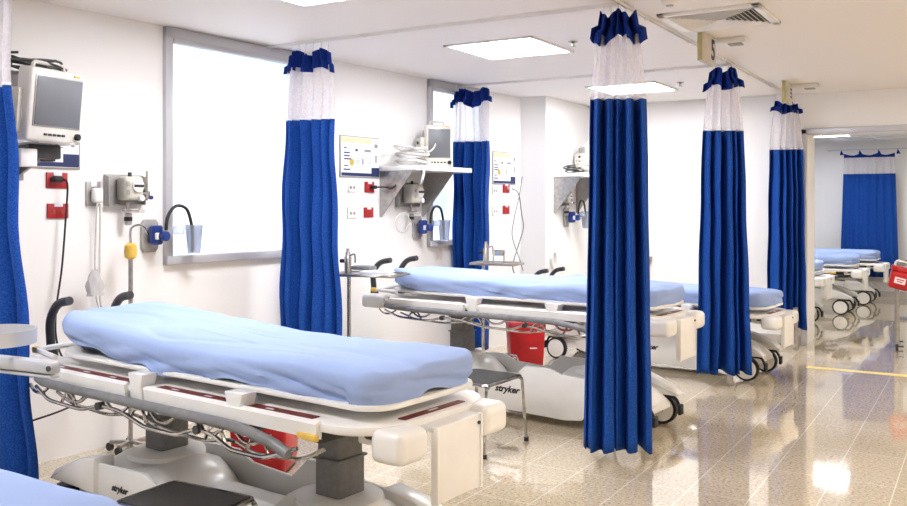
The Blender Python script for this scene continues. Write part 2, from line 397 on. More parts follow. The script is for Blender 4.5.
# ------------------------------------------------------------------ curtains
def curtain(name, label, cx, cy, ang, wt, wm, wb, amp, nf, z_hem, z_top=2.555, z_band=2.39, z_solid=2.05, seed=0, flap=.032, shift=0.):
    """gathered hospital curtain hanging from a track; widths at the header, at mid height and at the hem"""
    rnd = random.Random(seed); r = empty(name, (cx, cy, 0), ang, label, 'curtain', 'blue privacy curtains')
    ph = [rnd.uniform(0, 2*PI) for _ in range(6)]
    av = [rnd.uniform(.45, 1.3) for _ in range(nf+2)]; fr = [rnd.uniform(.55, 1.6) for _ in range(nf+1)]
    cum = [0]
    for k in range(nf): cum.append(cum[-1]+fr[k])
    cum = [c/cum[-1] for c in cum]
    def foldphase(u):
        for k in range(nf):
            if u <= cum[k+1] or k == nf-1: return k+(u-cum[k])/(cum[k+1]-cum[k])
    def width(z):
        t = max(0, (z_top-z)/(z_top-z_hem))
        return wt+(wm-wt)*min(1, t/.2)**.8 if t < .2 else wm+(wb-wm)*(t-.2)/.8
    def P(u, z, da=1., ds=0.):
        f = foldphase(u)*2*PI; w_ = width(z)
        t = max(0, (z_top-z)/(z_top-z_hem)); fi = min(nf-1e-6, max(0, f/(2*PI))); k0 = int(fi); sm_ = (fi-k0)**2*(3-2*(fi-k0)); A = amp*(.55+.45*min(1, t*3))*da*(av[k0]*(1-sm_)+av[k0+1]*sm_)
        kk = .5+.5*math.sin(ph[0]+3*u)
        s = (u-.5)*w_ + .30*w_/nf*math.sin(2*f*.5+ph[2])*(.6+.4*kk)*math.cos(f*.5)*t
        dd = A*(math.sin(f)+.25*math.sin(2*f+ph[1]+1.2*t)) + .018*math.sin(ph[3]+5*t+7*u)*t
        return Vector((s+ds+shift*t*(u-.3), dd+.012*math.sin(9*z+ph[4]+4*u), z))
    nu = nf*14+1
    MB().grid(lambda u, v: P(u, z_solid+(z_hem+.012*math.sin(u*17+ph[5])-z_solid)*v), nu, 26).build('curtain_body', 'curtain', r, solid=.004, ang=80)
    MB().grid(lambda u, v: P(u, z_band+.03+(z_solid-z_band-.03)*v, .94), nu, 8).build('mesh_panel', 'sheer', r, ang=80)
    MB().grid(lambda u, v: P(u, z_solid+.008-.012*v, 1.03), nu, 2).build('seam_tape', 'stitch', r, solid=.006, ang=80)
    def band(u, v):
        z = z_top + .02*math.sin(u*11+ph[2]) + (z_band+.014*math.sin(u*8+ph[1])-z_top)*v
        p = P(u, z, 1.05+flap*v*2)
        if v > .55: p.x += (u-.5)*flap*2.2*(1 if v < .99 else 1.05); p.y -= flap*.6
        return p
    MB().grid(band, nu, 9).build('header_band', 'band', r, solid=.005, ang=80)
    for k in range(nf):
        u = (k+.5)/nf; p = P(u, z_top, 1.); x = (u-.5)*wt*1.05
        h = MB().tube(smooth([(p.x, p.y, z_top-.015), (p.x, p.y+.008, z_top+.01), (x, 0, 2.583), (x, 0, 2.596)], 4), .0028, 5)
        h.build('curtain_hook', 'stitch', r)
    return r
R1 = math.radians
CUR = 'curtain'
curtain('privacy_curtain', 'largest blue curtain, hanging at the centre of the photo from ceiling to floor', -1.81, 4.80, R1(25), .20, .32, .40, .06, 5, .055, seed=3, z_solid=2.06, z_top=2.55)
curtain('privacy_curtain', 'blue curtain bunched on the long track right of the centre curtain', -1.83, 7.20, R1(28), .20, .32, .40, .06, 5, .10, seed=5, z_top=2.54)
curtain('privacy_curtain', 'blue curtain hanging at the end wall just left of the doorway', -1.78, 9.5, R1(25), .22, .33, .40, .06, 5, .19, seed=8, z_solid=2.02, z_top=2.50)
curtain('privacy_curtain', 'blue curtain against the wall covering the right end of the nearest window', -4.06, 4.77, R1(6), .36, .40, .50, .06, 6, .10, seed=11, z_solid=2.05, shift=.05, flap=.02, z_top=2.52)
curtain('privacy_curtain', 'blue curtain against the wall covering part of the second window', -4.165, 7.20, R1(4), .36, .38, .38, .055, 6, .12, seed=15, z_top=2.53, flap=.03)
curtain('privacy_curtain', 'blue curtain cut off by the left edge of the photo, beside the nearest wall monitor', -3.96, 2.33, R1(8), .40, .50, .80, .05, 6, .06, seed=21, z_solid=1.99, z_top=2.5)
# flat curtain in the far room
r = empty('privacy_curtain', (-1.60, 15.1, 0), 0, 'blue curtain spread flat on the back wall seen through the doorway', 'curtain', 'blue privacy curtains')
def flatc(z0, z1, a=.02, sag=0.):
    return lambda u, v: Vector(((u-.5)*(.72+.06*(2.2-(z0+(z1-z0)*v))), a*math.sin(u*40+.5*math.sin(u*9)), z0+(z1-z0)*v - sag*abs(math.sin(u*PI*3))*(1-v)))
MB().grid(flatc(1.93, .33), 60, 6).build('curtain_body', 'curtain', r, solid=.004, ang=80)
MB().grid(flatc(2.19, 1.93), 60, 3).build('mesh_panel', 'sheer', r, ang=80)
MB().grid(flatc(2.25, 2.185, sag=.03), 60, 3).build('header_band', 'band', r, solid=.005, ang=80)
for k in range(4):
    u = k/3-.5; MB().prism([(u*.8-.02,2.23),(u*.8+.04,2.23),(u*.8,2.31)], -.004, .004, 'Y').build('curtain_tab', 'band', r)
tag(MB().tube([(-2.2,15.1,2.31),(-.9,15.1,2.31)], .008).box((-2.19,15.2,2.31),(.02,.2,.02)).box((-.91,15.2,2.31),(.02,.2,.02)).build('curtain_rod', 'alu_light'), 'thin rod holding the far flat curtain beyond the doorway', 'curtain rod')

# ------------------------------------------------------------------ stretcher
def outline(L, W, r_foot, ch, n=10):
    """plan outline: rounded at the foot, chamfered at the head; x 0 at the head"""
    P = []
    def arc(cx, cy, r, a0, a1, k):
        for i in range(k+1):
            a = a0+(a1-a0)*i/k; P.append((cx+r*math.cos(a), cy+r*math.sin(a)))
    arc(L-r_foot, -W/2+r_foot, r_foot, -PI/2, 0, n); arc(L-r_foot, W/2-r_foot, r_foot, 0, PI/2, n)
    rr = .07
    def rc(a, b, c):   # rounded corner at b
        a, b, c = Vector(a), Vector(b), Vector(c); p = b+(a-b).normalized()*rr; q = b+(c-b).normalized()*rr
        for i in range(5):
            t = i/4; P.append(tuple((1-t)**2*p+2*t*(1-t)*b+t*t*q))
    A, B, C_, D = (ch*1.3, W/2), (0, W/2-ch), (0, -W/2+ch), (ch*1.3, -W/2)
    rc((L/2, W/2), A, B); rc(A, B, C_); rc(B, C_, D); rc(C_, D, (L/2, -W/2))
    return P
def resample(P, n):
    P = [Vector(p) for p in P]; m = len(P); cum = [0]
    for i in range(m): cum.append(cum[-1]+(P[(i+1) % m]-P[i]).length)
    out = []; j = 0
    for k in range(n):
        t = cum[-1]*k/n
        while cum[j+1] < t: j += 1
        f = (t-cum[j])/max(1e-9, cum[j+1]-cum[j]); out.append(P[j].lerp(P[(j+1) % m], f))
    return out
def bed_sheet(label, loc, rz, L=2.02, W=.58, zt=.90, hem=.10, seed=1, head_rise=.03, n=190):
    O = resample(outline(L, W, .10, .13), n); c = Vector((L/2, 0))
    rings = []
    sd = seed*13.7
    def ztop(x, y):
        a = head_rise*max(0, 1-x/(L*.55))**1.2
        w1 = noise.noise(Vector((x*1.6+sd, y*2.6, 0)))*.009 + noise.noise(Vector((x*4+y*4, y*6-x*2+sd, 2)))*.007 - .009*max(0, 1-9*abs(noise.noise(Vector((x*1.1-y*1.2+sd, y*2.2+x*.6, 7)))))
        # fold ridges of a smoothed fabric: narrow creases
        cr = 0
        for k in range(4):
            d_ = (y - (.25-.17*k) - .12*(x-L/2)*math.sin(k*2.1+sd)); q = abs(x-L*(.2+.2*k+.1*math.sin(sd+k)))
            cr += .006*math.exp(-(d_/.008)**2)*max(0, 1-q/.55)
        e = max(0, min(1, (W/2-abs(y))/.06, (L-x)/.08, x/.10))
        return zt + a + w1 + cr - .020*(1-e)**2
    V = []
    mb = MB(); bm = mb.bm
    S = [i*.03 for i in range(31)]+[.92, .94, .955, .97, .98, .99]
    ctr = bm.verts.new((c.x, c.y, ztop(c.x, c.y)))
    for s in S[1:]:
        V.append([bm.verts.new((*(c+(p-c)*s), ztop(*(c+(p-c)*s)))) for p in O])
    nrm = []
    for i in range(n):
        t = O[(i+1) % n]-O[i-1]; nrm.append(Vector((t.y, -t.x)).normalized())
    # sides
    cum = 0; D = [(.006, .010), (.014, .025), (.018, .042), (.019, .055), (.02, .068), (.02, .08), (.021, .092), (.022, .105), (.023, .118), (.026, 1)]
    for (o_, dz) in D:
        ring = []
        for i, p in enumerate(O):
            s = i/n*2*(L+W); x, y = p
            base = ztop(c.x+(x-c.x)*.97, c.y+(y-c.y)*.97)
            hh = hem + .036*noise.noise(Vector((s*1.7+sd, 0, 5))) + .022*noise.noise(Vector((s*5+sd, 1, 5)))
            drop = min(dz, hh) if dz < 1 else hh+.004
            if dz < 1: drop = dz*hh/.118
            f = drop/hh
            fold = (.013*noise.noise(Vector((s*5+drop*22+sd, drop*8, 3))) + .009*(1-2*abs(noise.noise(Vector((s*4-drop*30+sd, drop*5, 8)))*1.6)) + .005*math.sin(s*15+drop*40*math.sin(s*1.3+sd)+5*noise.noise(Vector((s*2, 0, sd)))))*min(1, f*1.8)
            oo = o_ + fold - (.022*f*f if True else 0)
            q = p + nrm[i]*oo
            ring.append(bm.verts.new((q.x, q.y, base-drop)))
        V.append(ring)
    for k in range(n): bm.faces.new((ctr, V[0][k], V[0][(k+1) % n]))
    for a, b_ in zip(V, V[1:]):
        for k in range(n): bm.faces.new((a[k], b_[k], b_[(k+1) % n], a[(k+1) % n]))
    o = mb.build('bed_sheet', 'sheet', ang=75); o.location = loc; o.rotation_euler = (0,0,rz)
    md = o.modifiers.new('thickness', 'SOLIDIFY'); md.thickness = .003; md.offset = 1
    tag(o, label, 'bed sheet', 'light blue fitted sheets on the stretchers'); return o

def rounded(pts, r=.05, k=4, closed=False):
    P = [Vector(p) for p in pts]; out = []; n = len(P)
    for i in range(n):
        if not closed and i in (0, n-1): out.append(P[i]); continue
        a, b, c = P[i-1], P[i], P[(i+1) % n]
        ra = min(r, (a-b).length*.45, (c-b).length*.45); p = b+(a-b).normalized()*ra; q = b+(c-b).normalized()*ra
        for j in range(k+1):
            t = j/k; out.append((1-t)**2*p+2*t*(1-t)*b+t*t*q)
    return out

def stretcher(label, loc, rz, drop=0., sheet_label='', seed=1, detail=True, logo=True, bumperlogo=False, rise=.03, sx=1.):
    """local frame: x=0 head end, x=2.12 foot end, -y the side nearest the camera"""
    L, W = 2.02, .58; d = -drop
    r = empty('hospital_stretcher', loc, rz, label, 'stretcher', 'wheeled hospital stretchers in the bays'); r.scale = (sx,1,1)
    zd = .785+d                                # top of the litter deck
    # mattress
    O = resample(outline(L-.06, W-.10, .09, .12), 60)
    MB().prism([tuple(p) for p in O], zd+.004, zd+.065, bev=.01).xf(Matrix.Translation((.03,0,0))).build('mattress', 'mattress', r)
    # thin white deck shell
    O = outline(L+.02, W+.03, .12, .13)
    MB().prism(O, zd-.02, zd, bev=.006).build('deck', 'white', r)
    # ledge under it: trays with dark red inset labels along the sides and the foot
    zl = .725+d
    O = outline(L+.07, W+.15, .19, .10)
    MB().prism(O, zl-.03, zl, bev=.008).xf(Matrix.Translation((-.02,0,0))).build('litter_frame', 'white', r)
    lab = []
    for s in (-1, 1):
        y = s*(W/2+.040)
        for x0, x1 in ((.10,.74),(.92,1.36),(1.46,1.78)):
            lab.append(MB().prism([(x0,y-.026),(x1,y-.026),(x1,y+.026),(x0,y+.026)], zl-.001, zl+.003))
    lab.append(MB().prism([(2.012,-.17),(2.045,-.17),(2.045,.17),(2.012,.17)], zl-.001, zl+.003))
    for q in lab:
        bb = [v.co.copy() for v in q.bm.verts]; x0, x1 = min(v.x for v in bb), max(v.x for v in bb); yc = (min(v.y for v in bb)+max(v.y for v in bb))/2
        ql = q.build('red_label', 'red_label', r, flat=True)
        if not detail: continue
        if x1-x0 < .1: MB().box(((x0+x1)/2, 0, zl+.0035), (.010, .05, .001)).build('label_print', 'paper', ql, flat=True); continue
        for k in range(max(1, int((x1-x0)/.2))): MB().box((x0+.1+k*.2, yc, zl+.0035), (.04, .010, .001)).build('label_print', 'paper', ql, flat=True)
    # tray lips (long white channel under the deck, side facing out)
    for s in (-1, 1):
        y = s*(W/2+.078)
        MB().prism([(y-.012*s, zl-.055), (y+.010*s, zl-.05), (y+.016*s, zl-.002), (y-.004*s, zl+.008), (y-.018*s, zl-.004)], .13, .76, 'X').build('side_tray', 'white', r)
        MB().prism([(y-.012*s, zl-.055), (y+.010*s, zl-.05), (y+.016*s, zl-.002), (y-.004*s, zl+.008), (y-.018*s, zl-.004)], .89, 1.84, 'X').build('side_tray', 'white', r)
        # support brackets between deck and ledge
        for x in (.825, 1.42):
            b = MB().prism([(x-.05, zd-.01), (x+.05, zd-.01), (x+.035, zl-.0), (x+.05, zl-.065), (x-.03, zl-.065), (x-.035, zl)], s*(W/2+.02), s*(W/2+.088), 'Y', bev=.004)
            b.build('rail_bracket', 'shroud', r)
    # folded side rails
    for s in (-1, 1):
        y = s*(W/2+.10); zr = zl-.062
        rail = MB(); path = rounded([(.10, y-.01*s, zr+.012), (.16, y, zr+.004), (.3, y, zr), (1.46, y, zr), (1.64, y, zr-.028), (1.72, y, zr-.055)], .12, 5)
        rail.tube(path, .020, 10)
        ro = rail.build('side_rail', 'rail', r)
        # wavy lower edge pieces
        for x in ([.12,.42,.72,1.02,1.3,1.52] if detail else []):
            MB().tube(smooth([(x-.07, y, zr-.018), (x-.03, y, zr-.045), (x+.03, y, zr-.045), (x+.08, y, zr-.018)], 4), .007, 6).build('rail_loop', 'chrome', ro)
        lk = MB(); z1 = zr-.10
        # chrome zig-zag linkage under the rail
        xs = [.14, .30, .62, .78, 1.10, 1.26, 1.58, 1.72]
        pts = []
        for k, x in enumerate(xs):
            pts.append((x, y+(.012*s if k % 2 else -.012*s), zr-.03-(0.055 if (k % 4) in (1, 2) else .03)-.004*k))
        pts = [(.10, y, zr-.03), (.24, y+.02*s, zr-.085), (.50, y+.02*s, zr-.095), (.60, y, zr-.055), (.74, y, zr-.06), (.94, y+.02*s, zr-.105), (1.14, y+.02*s, zr-.105), (1.22, y, zr-.06), (1.32, y, zr-.065), (1.44, y+.02*s, zr-.11), (1.62, y+.02*s, zr-.11), (1.74, y-.02*s, zr-.05)]
        pts = [(p[0], p[1], zr+(p[2]-zr)*.72) for p in pts]; lk.tube(rounded(pts, .04, 3), .008, 8)
        lk.build('linkage', 'chrome', ro)
        if detail:
            l2 = MB(); l2.tube(rounded([(a_, b_, zr+(c_-zr)*.72) for a_, b_, c_ in [(.22, y-.03*s, zr-.05), (.34, y-.03*s, zr-.10), (.60, y-.03*s, zr-.115), (.80, y-.03*s, zr-.075), (1.0, y-.03*s, zr-.12), (1.24, y-.03*s, zr-.125), (1.40, y-.03*s, zr-.085), (1.52, y-.03*s, zr-.13), (1.76, y-.03*s, zr-.10), (1.82, y-.07*s, zr-.05)]], .04, 3), .007, 8)
            l2.build('linkage', 'chrome', ro)
            for x in (.60, 1.24):
                MB().cyl((x, y, zr-.042), .016, .03, 'Y').build('pivot', 'darkmetal', ro)
            for x in (.36, .86, 1.33, 1.56):
                MB().tube(smooth([(x-.05, y, zr-.07), (x-.02, y, zr-.025), (x+.03, y, zr-.02), (x+.06, y, zr-.065)], 4), .007, 6).build('rail_arm', 'chrome', ro)
        MB().box((1.80, y-.01*s, zr+.015), (.10, .02, .022), .006, rz=s*.1).build('release_latch', 'yellow', ro)
    # under-deck cross members
    c = MB()
    for x in (.2, .5, 1.02, 1.5, 1.8): c.box((x, 0, zl-.055), (.05, W+.1, .045), .006)
    c.box((1.05, -.14, zl-.06), (1.75, .05, .04), .006).box((1.05, .14, zl-.06), (1.75, .05, .04), .006)
    c.build('underframe', 'darkmetal', r)
    c = MB(); c.box((1.05, 0, zl-.045), (1.5, .5, .02), .006); c.build('xray_tray', 'shroud', r)
    # head frame loop and push handles
    h = MB(); h.tube(rounded([(.16, -.335, zd-.02), (-.04, -.31, zd-.01), (-.07, -.24, zd-.01), (-.07, .24, zd-.01), (-.04, .31, zd-.01), (.16, .335, zd-.02)], .06, 4), .013, 8)
    h.build('head_loop', 'white', r)
    for s in (-1, 1):
        b = MB().box((-.10, s*.235, zl-.045), (.20, .13, .10), .025, seg=3); b.build('corner_bumper', 'white', r)
        hp = MB().tube(rounded([(-.18, s*.165, zl-.02), (-.20, s*.165, zl+.16), (-.13, s*.165, zl+.245), (-.03, s*.16, zl+.262)], .12, 6), .021, 10)
        ho = hp.build('push_handle', 'handle', r)
        MB().cyl((-.18, s*.165, zl+.0), .03, .05).build('handle_collar', 'darkmetal', ho)
        if detail: MB().box((-.08, s*.29, zl+.045), (.05, .03, .03), .008).build('release_tab', 'yellow', r)
    # foot end: corner boxes and hanging panel
    for s in (-1, 1):
        b = MB().box((2.075, s*.235, zl-.06), (.14, .15, .11), .03, seg=4); bo = b.build('corner_box', 'white', r)
        MB().box((1.97, s*.22, zl-.05), (.10, .10, .05), .01).build('box_mount', 'shroud', bo)
        MB().cyl((1.99, s*.27, zl-.03), .022, .04, 'X').build('knob', 'black', bo)
    p = MB().box((2.13, .01, zl-.15), (.018, .25, .255), .004).box((2.13, -.115, zl-.15), (.03, .014, .26), .004).box((2.13, .135, zl-.15), (.03, .014, .26), .004)
    po = p.build('foot_panel', 'white', r)
    MB().box((2.06, .01, zl-.03), (.14, .27, .016), .004).build('panel_shelf', 'shroud', po)
    MB().cyl((2.14, .12, zl-.05), .006, .012, 'X').build('screw', 'darkmetal', po)
    # lift columns
    for x, w_ in ((.50, .12), (1.58, .12)):
        cm = MB(); z0, z1 = .355, zl-.06; h3 = (z1-z0)
        cm.box((x, 0, z0+h3*.25), (w_+.012, .15, h3*.5), .02, seg=3).box((x, 0, z0+h3*.7), (w_, .14, h3*.6), .02, seg=3)
        for k in range(3): cm.box((x, 0, z0+.01+k*h3*.45), (w_+.02, .158, .01), .004)
        cm.build('lift_column', 'bellows', r)
        MB().lathe([(.17,.345),(.165,.365),(.12,.378)], (x,0,0), 24).build('column_collar', 'shroud', r)
    # moulded base cover: lofted cross-sections along x
    def section(x, hw, zt, zb):
        q = []; m = 9
        for i in range(m):
            a = PI*i/(m-1); q.append(Vector((x, -math.cos(a)*hw*(1 if abs(math.cos(a)) > .95 else .96), zb+(zt-zb)*math.sin(a)**.42)))
        return [Vector((x, -hw*.96, zb))]+q+[Vector((x, hw*.96, zb))]
    prof = [(.06,.16,.20,.13),(.12,.21,.265,.11),(.22,.23,.31,.11),(.32,.225,.36,.11),(.68,.22,.36,.11),(.74,.22,.30,.11),(.78,.225,.25,.11),(1.28,.225,.25,.11),(1.32,.22,.30,.11),(1.38,.22,.36,.11),(1.70,.225,.36,.11),(1.80,.23,.31,.11),(1.90,.21,.26,.12),(1.97,.16,.20,.14)]
    mb = MB(); R_ = [[mb.bm.verts.new(v) for v in section(*q)] for q in prof]
    for a, b_ in zip(R_, R_[1:]):
        for k in range(len(a)-1): mb.bm.faces.new((a[k], a[k+1], b_[k+1], b_[k]))
        mb.bm.faces.new((a[-1], a[0], b_[0], b_[-1]))
    mb.bm.faces.new(R_[0][::-1]); mb.bm.faces.new(R_[-1])
    # side skirts of the storage well, swooping low in the middle
    for s in (-1, 1):
        mb.prism([(.26,.33),(.70,.345),(.80,.30),(1.06,.285),(1.16,.375),(1.34,.375),(1.42,.345),(1.66,.33),(1.70,.24),(1.56,.065),(1.44,.05),(.50,.075),(.36,.10),(.28,.22)], s*.232, s*.25, 'Y', bev=.004)
    co = mb.build('base_cover', 'shroud', r, ang=50)
    for s in (-1, 1):
        f = MB().prism([(.36,.36),(.22,.335),(.05,.265),(-.0,.22),(0,.208),(.24,.208),(.36,.2)], s*.17, s*.275, 'Y', bev=.012); f.build('caster_fender', 'shroud', r)
        f = MB().prism([(1.64,.36),(1.80,.335),(1.97,.265),(2.02,.22),(2.02,.208),(1.76,.208),(1.64,.2)], s*.17, s*.275, 'Y', bev=.012); f.build('caster_fender', 'shroud', r)
    # casters
    for x in (.12, 1.88):
        for s in (-1, 1):
            y = s*.25
            w_ = MB().lathe([(.086,-.022),(.10,-.018),(.10,.018),(.086,.022)], (x, y, .1005), 28, 'Y').build('wheel', 'black', r)
            MB().lathe([(.02,-.028),(.082,-.023),(.086,0),(.082,.023),(.02,.028)], (x, y, .1005), 28, 'Y').build('wheel_cover', 'white', w_)
            MB().prism([(x-.03,.205),(x+.03,.205),(x+.018,.09),(x-.018,.09)], y-s*.036, y-s*.029, 'Y').box((x, y, .2), (.07,.08,.018), .005).build('caster_fork', 'darkmetal', w_)
            q_ = 1 if x > 1 else -1
            pe = MB().tube(rounded([(x, y-s*.045, .20), (x+q_*.11, y-s*.045, .195), (x+q_*.135, y-s*.045, .13)], .04, 4), .011, 8)
            pe.box((x+q_*.14, y-s*.045, .12), (.022,.06,.07), .009)
            pe.build('brake_pedal', 'black', r)
    if logo:
        R90 = Matrix.Rotation(PI/2,4,'X')
        text_mesh('logo', 'stryker', .062, 'black', Matrix.Translation((1.02, -.2515, .20)) @ R90, co, shear=.35, bold=.002)
        text_mesh('logo', 'stryker', .04, 'black', Matrix.Translation((.52, -.2515, .25)) @ R90, co, shear=.35, bold=.001) if seed == 1 else None
    if bumperlogo:
        text_mesh('logo', 'stryker', .055, 'black', Matrix.Translation((1.93, -.279, .215)) @ Matrix.Rotation(PI/2,4,'X'), co, shear=.35, bold=.002)
    sh = bed_sheet(sheet_label, (loc[0], loc[1], zd+.004), rz, zt=.112, hem=.105, seed=seed, head_rise=rise); sh.scale = (sx,1,1)
    return r
def place(head, foot):
    h, f = Vector(head), Vector(foot); a = math.atan2((f-h).y, (f-h).x); dv = (f-h).normalized()
    return (h.x, h.y, 0), a, (f-h).length/2.02
for head, foot, drop, seed, lab, sl, det, bl in (
    ((-3.64,2.77), (-1.66,2.59), -.02, 1, 'white wheeled stretcher in the nearest full bay, red labels and dark columns in view', 'pale blue sheet on the large stretcher in front of the nearest window', True, False),
    ((-3.86,5.68), (-1.74,5.50), -.045, 2, 'white stretcher in the second bay running behind the centre curtain', 'pale blue sheet on the stretcher behind the centre curtain', True, False),
    ((-3.6,7.93), (-1.55,7.74), .17, 3, 'lowered white stretcher in the third bay behind the right curtain', 'pale blue sheet on the low stretcher between the two right curtains', True, False),
    ((-3.5,.86), (-1.40,.84), 0, 4, 'stretcher cut off by the bottom left corner of the photo', 'pale blue sheet filling the bottom left corner', False, False),
    ((-3.85,11.5), (-1.76,11.35), .12, 5, 'nearest of the three stretchers seen through the doorway', 'pale blue sheet on the nearest stretcher beyond the doorway', False, False),
    ((-3.6,12.95), (-1.52,12.85), .12, 6, 'middle one of the three stretchers seen through the doorway', 'pale blue sheet on the middle stretcher beyond the doorway', False, False),
    ((-3.5,14.35), (-1.40,14.25), .12, 7, 'farthest stretcher through the doorway, before the flat blue curtain', 'pale blue sheet on the farthest stretcher by the flat curtain', False, False)):
    loc, a, sx = place(head, foot)
    stretcher(lab, loc, a, drop, sl, seed, det, logo=seed in (1, 2, 3), bumperlogo=bl, sx=sx, rise=.055 if seed == 1 else .03)

# ------------------------------------------------------------------ wall equipment
def on_wall(y, z, off=0.):
    """location and rotation for a thing on the window wall: local +x away from the wall, +y along it"""
    return (wx(y)+off, y, z), WA
def poster(y, z, label, wd=.50, ht=.34):
    (l, a) = on_wall(y, z, .001); r = empty('wall_poster', l, a, label, 'poster', 'printed notices beside the beds')
    f = MB().box((.004,0,0),(.008,wd,ht),.002); f.build('backing', 'putty', r)
    MB().box((.009,0,0),(.003,wd-.02,ht-.02)).build('paper', 'paper', r, flat=True)
    MB().box((.0108,-.05,ht/2-.035),(.001,wd-.12,.045)).build('header_strip', 'cream', r, flat=True)
    MB().box((.0108,0,-ht/2+.026),(.001,wd-.03,.026)).build('footer_strip', 'print_blue', r, flat=True)
    MB().box((.0112,wd/2-.06,-ht/2+.05),(.001,.1,.075)).build('corner_block', 'print_blue', r, flat=True)
    for k, (yy, zz, ww, hh) in enumerate(((-.19,.07,.03,.01),(-.17,.03,.07,.011),(-.17,.005,.07,.011),(-.16,-.02,.09,.011),(-.05,.055,.03,.02),(-.18,-.075,.05,.009),(-.17,-.105,.08,.011),(.03,-.035,.012,.05))):
        MB().box((.0108,yy,zz),(.001,ww,hh)).build('dark_print', 'print_blue', r, flat=True)
    for (yy,zz,ww,hh) in ((-.035,-.01,.05,.004),(-.035,-.028,.05,.004),(-.035,-.046,.05,.004),(.1,-.01,.08,.004),(.1,-.028,.08,.004),(.1,-.046,.08,.004),(.09,.055,.08,.02),(.2,.1,.04,.03),(.2,-.01,.02,.06)):
        MB().box((.0108,yy,zz),(.001,ww,hh)).build('grey_print', 'print_grey', r, flat=True)
    MB().cyl((.0108,-.11,-.045),.028,.001,'X').build('gold_print', 'print_gold', r, flat=True)
    return r
poster(5.825, 1.845, 'printed notice with cream header on the wall between the curtain and second monitor shelf')
poster(3.05, 1.83, 'printed notice behind the nearest wall monitor')
poster(8.13, 1.83, 'printed notice on the wall by the third bay, right of the second window curtain', wd=.46)
def outlet(y, z, label, m='redplate', w_=.115, h_=.08):
    (l, a) = on_wall(y, z, .001); r = empty('wall_outlet', l, a, label, 'wall outlet', 'wall outlets beside the beds')
    MB().box((.005,0,0),(.01,w_,h_),.003).build('plate', m, r)
    MB().box((.012,0,h_*.4),(.006,w_*.4,h_*.22),.001).build('label_tab', 'paper', r)
    for s in (-1,1): MB().cyl((.011,s*w_*.2,-h_*.05),.012,.004,'X').build('socket', 'darkmetal' if m == 'print_blue' else ('orange' if m == 'redplate' else 'putty'), r)
    return r
outlet(3.155, 1.595, 'upper red outlet plate below the nearest wall monitor, black plug in it', w_=.13, h_=.09)
outlet(3.16, 1.42, 'lower red outlet plate below the nearest wall monitor', w_=.13, h_=.085)
outlet(5.945, 1.60, 'upper red outlet plate under the notice in the second bay', w_=.12, h_=.09)
outlet(5.935, 1.39, 'lower red outlet plate under the notice in the second bay', w_=.12, h_=.085)
outlet(8.17, 1.62, 'upper red outlet plate under the notice in the third bay', w_=.13, h_=.09)
outlet(8.17, 1.40, 'lower red outlet plate under the notice in the third bay', w_=.13, h_=.09)
outlet(5.725, 1.60, 'upper white switch plate left of the red outlets in the second bay', 'white', .10, .09)
outlet(5.725, 1.39, 'lower white switch plate left of the red outlets in the second bay', 'white', .11, .09)
outlet(7.95, 1.60, 'upper white switch plate left of the red outlets in the third bay', 'white', .10, .09)
outlet(7.95, 1.39, 'lower white switch plate left of the red outlets in the third bay', 'white', .11, .09)
r = outlet(3.385, 1.52, 'grey steel outlet plate with a large white plug in it', 'putty', .095, .145)
(l, a) = on_wall(3.40, 1.51, .012); r = empty('power_plug', l, a, 'white hospital plug and cord in the grey outlet plate', 'plug')
MB().box((.025,-.01,0),(.05,.062,.09),.018,seg=3).build('plug_body', 'white', r)
MB().tube(smooth([(.03,0,-.03),(.035,.005,-.1),(.02,.01,-.4),(.025,.015,-.65),(.05,.05,-.73)],6),.006,6).build('cord', 'tube_white', r)
MB().tube(smooth([(.03,-.01,-.03),(.035,-.018,-.1),(.02,-.02,-.4),(.025,.0,-.66),(.06,.09,-.75)],6),.005,6).build('cord', 'tube_white', r)
def cable(pts, rr, m, name, label, cat='cable', k=8):
    return tag(MB().tube(smooth(pts, k), rr, 6).build(name, m), label, cat)
(l, a) = on_wall(3.15, 1.60, .012)
r = empty('power_plug', l, a, 'black plug and long black cord hanging from the upper red outlet by the left curtain', 'plug')
MB().box((.022,-.01,0),(.045,.06,.035),.01).build('plug_body', 'black', r)
# hangs down the wall, behind the handle, then loops back behind the left curtain
MB().tube(smooth([(.04,.015,0),(.065,.025,-.03),(.05,.025,-.2),(.05,.0,-.5),(.04,-.03,-.75),(.05,-.03,-.92),(.1,.0,-1.05),(.14,.10,-1.18),(.12,.02,-1.28),(.06,-.25,-1.34)],8),.006,6).build('cord', 'black', r)

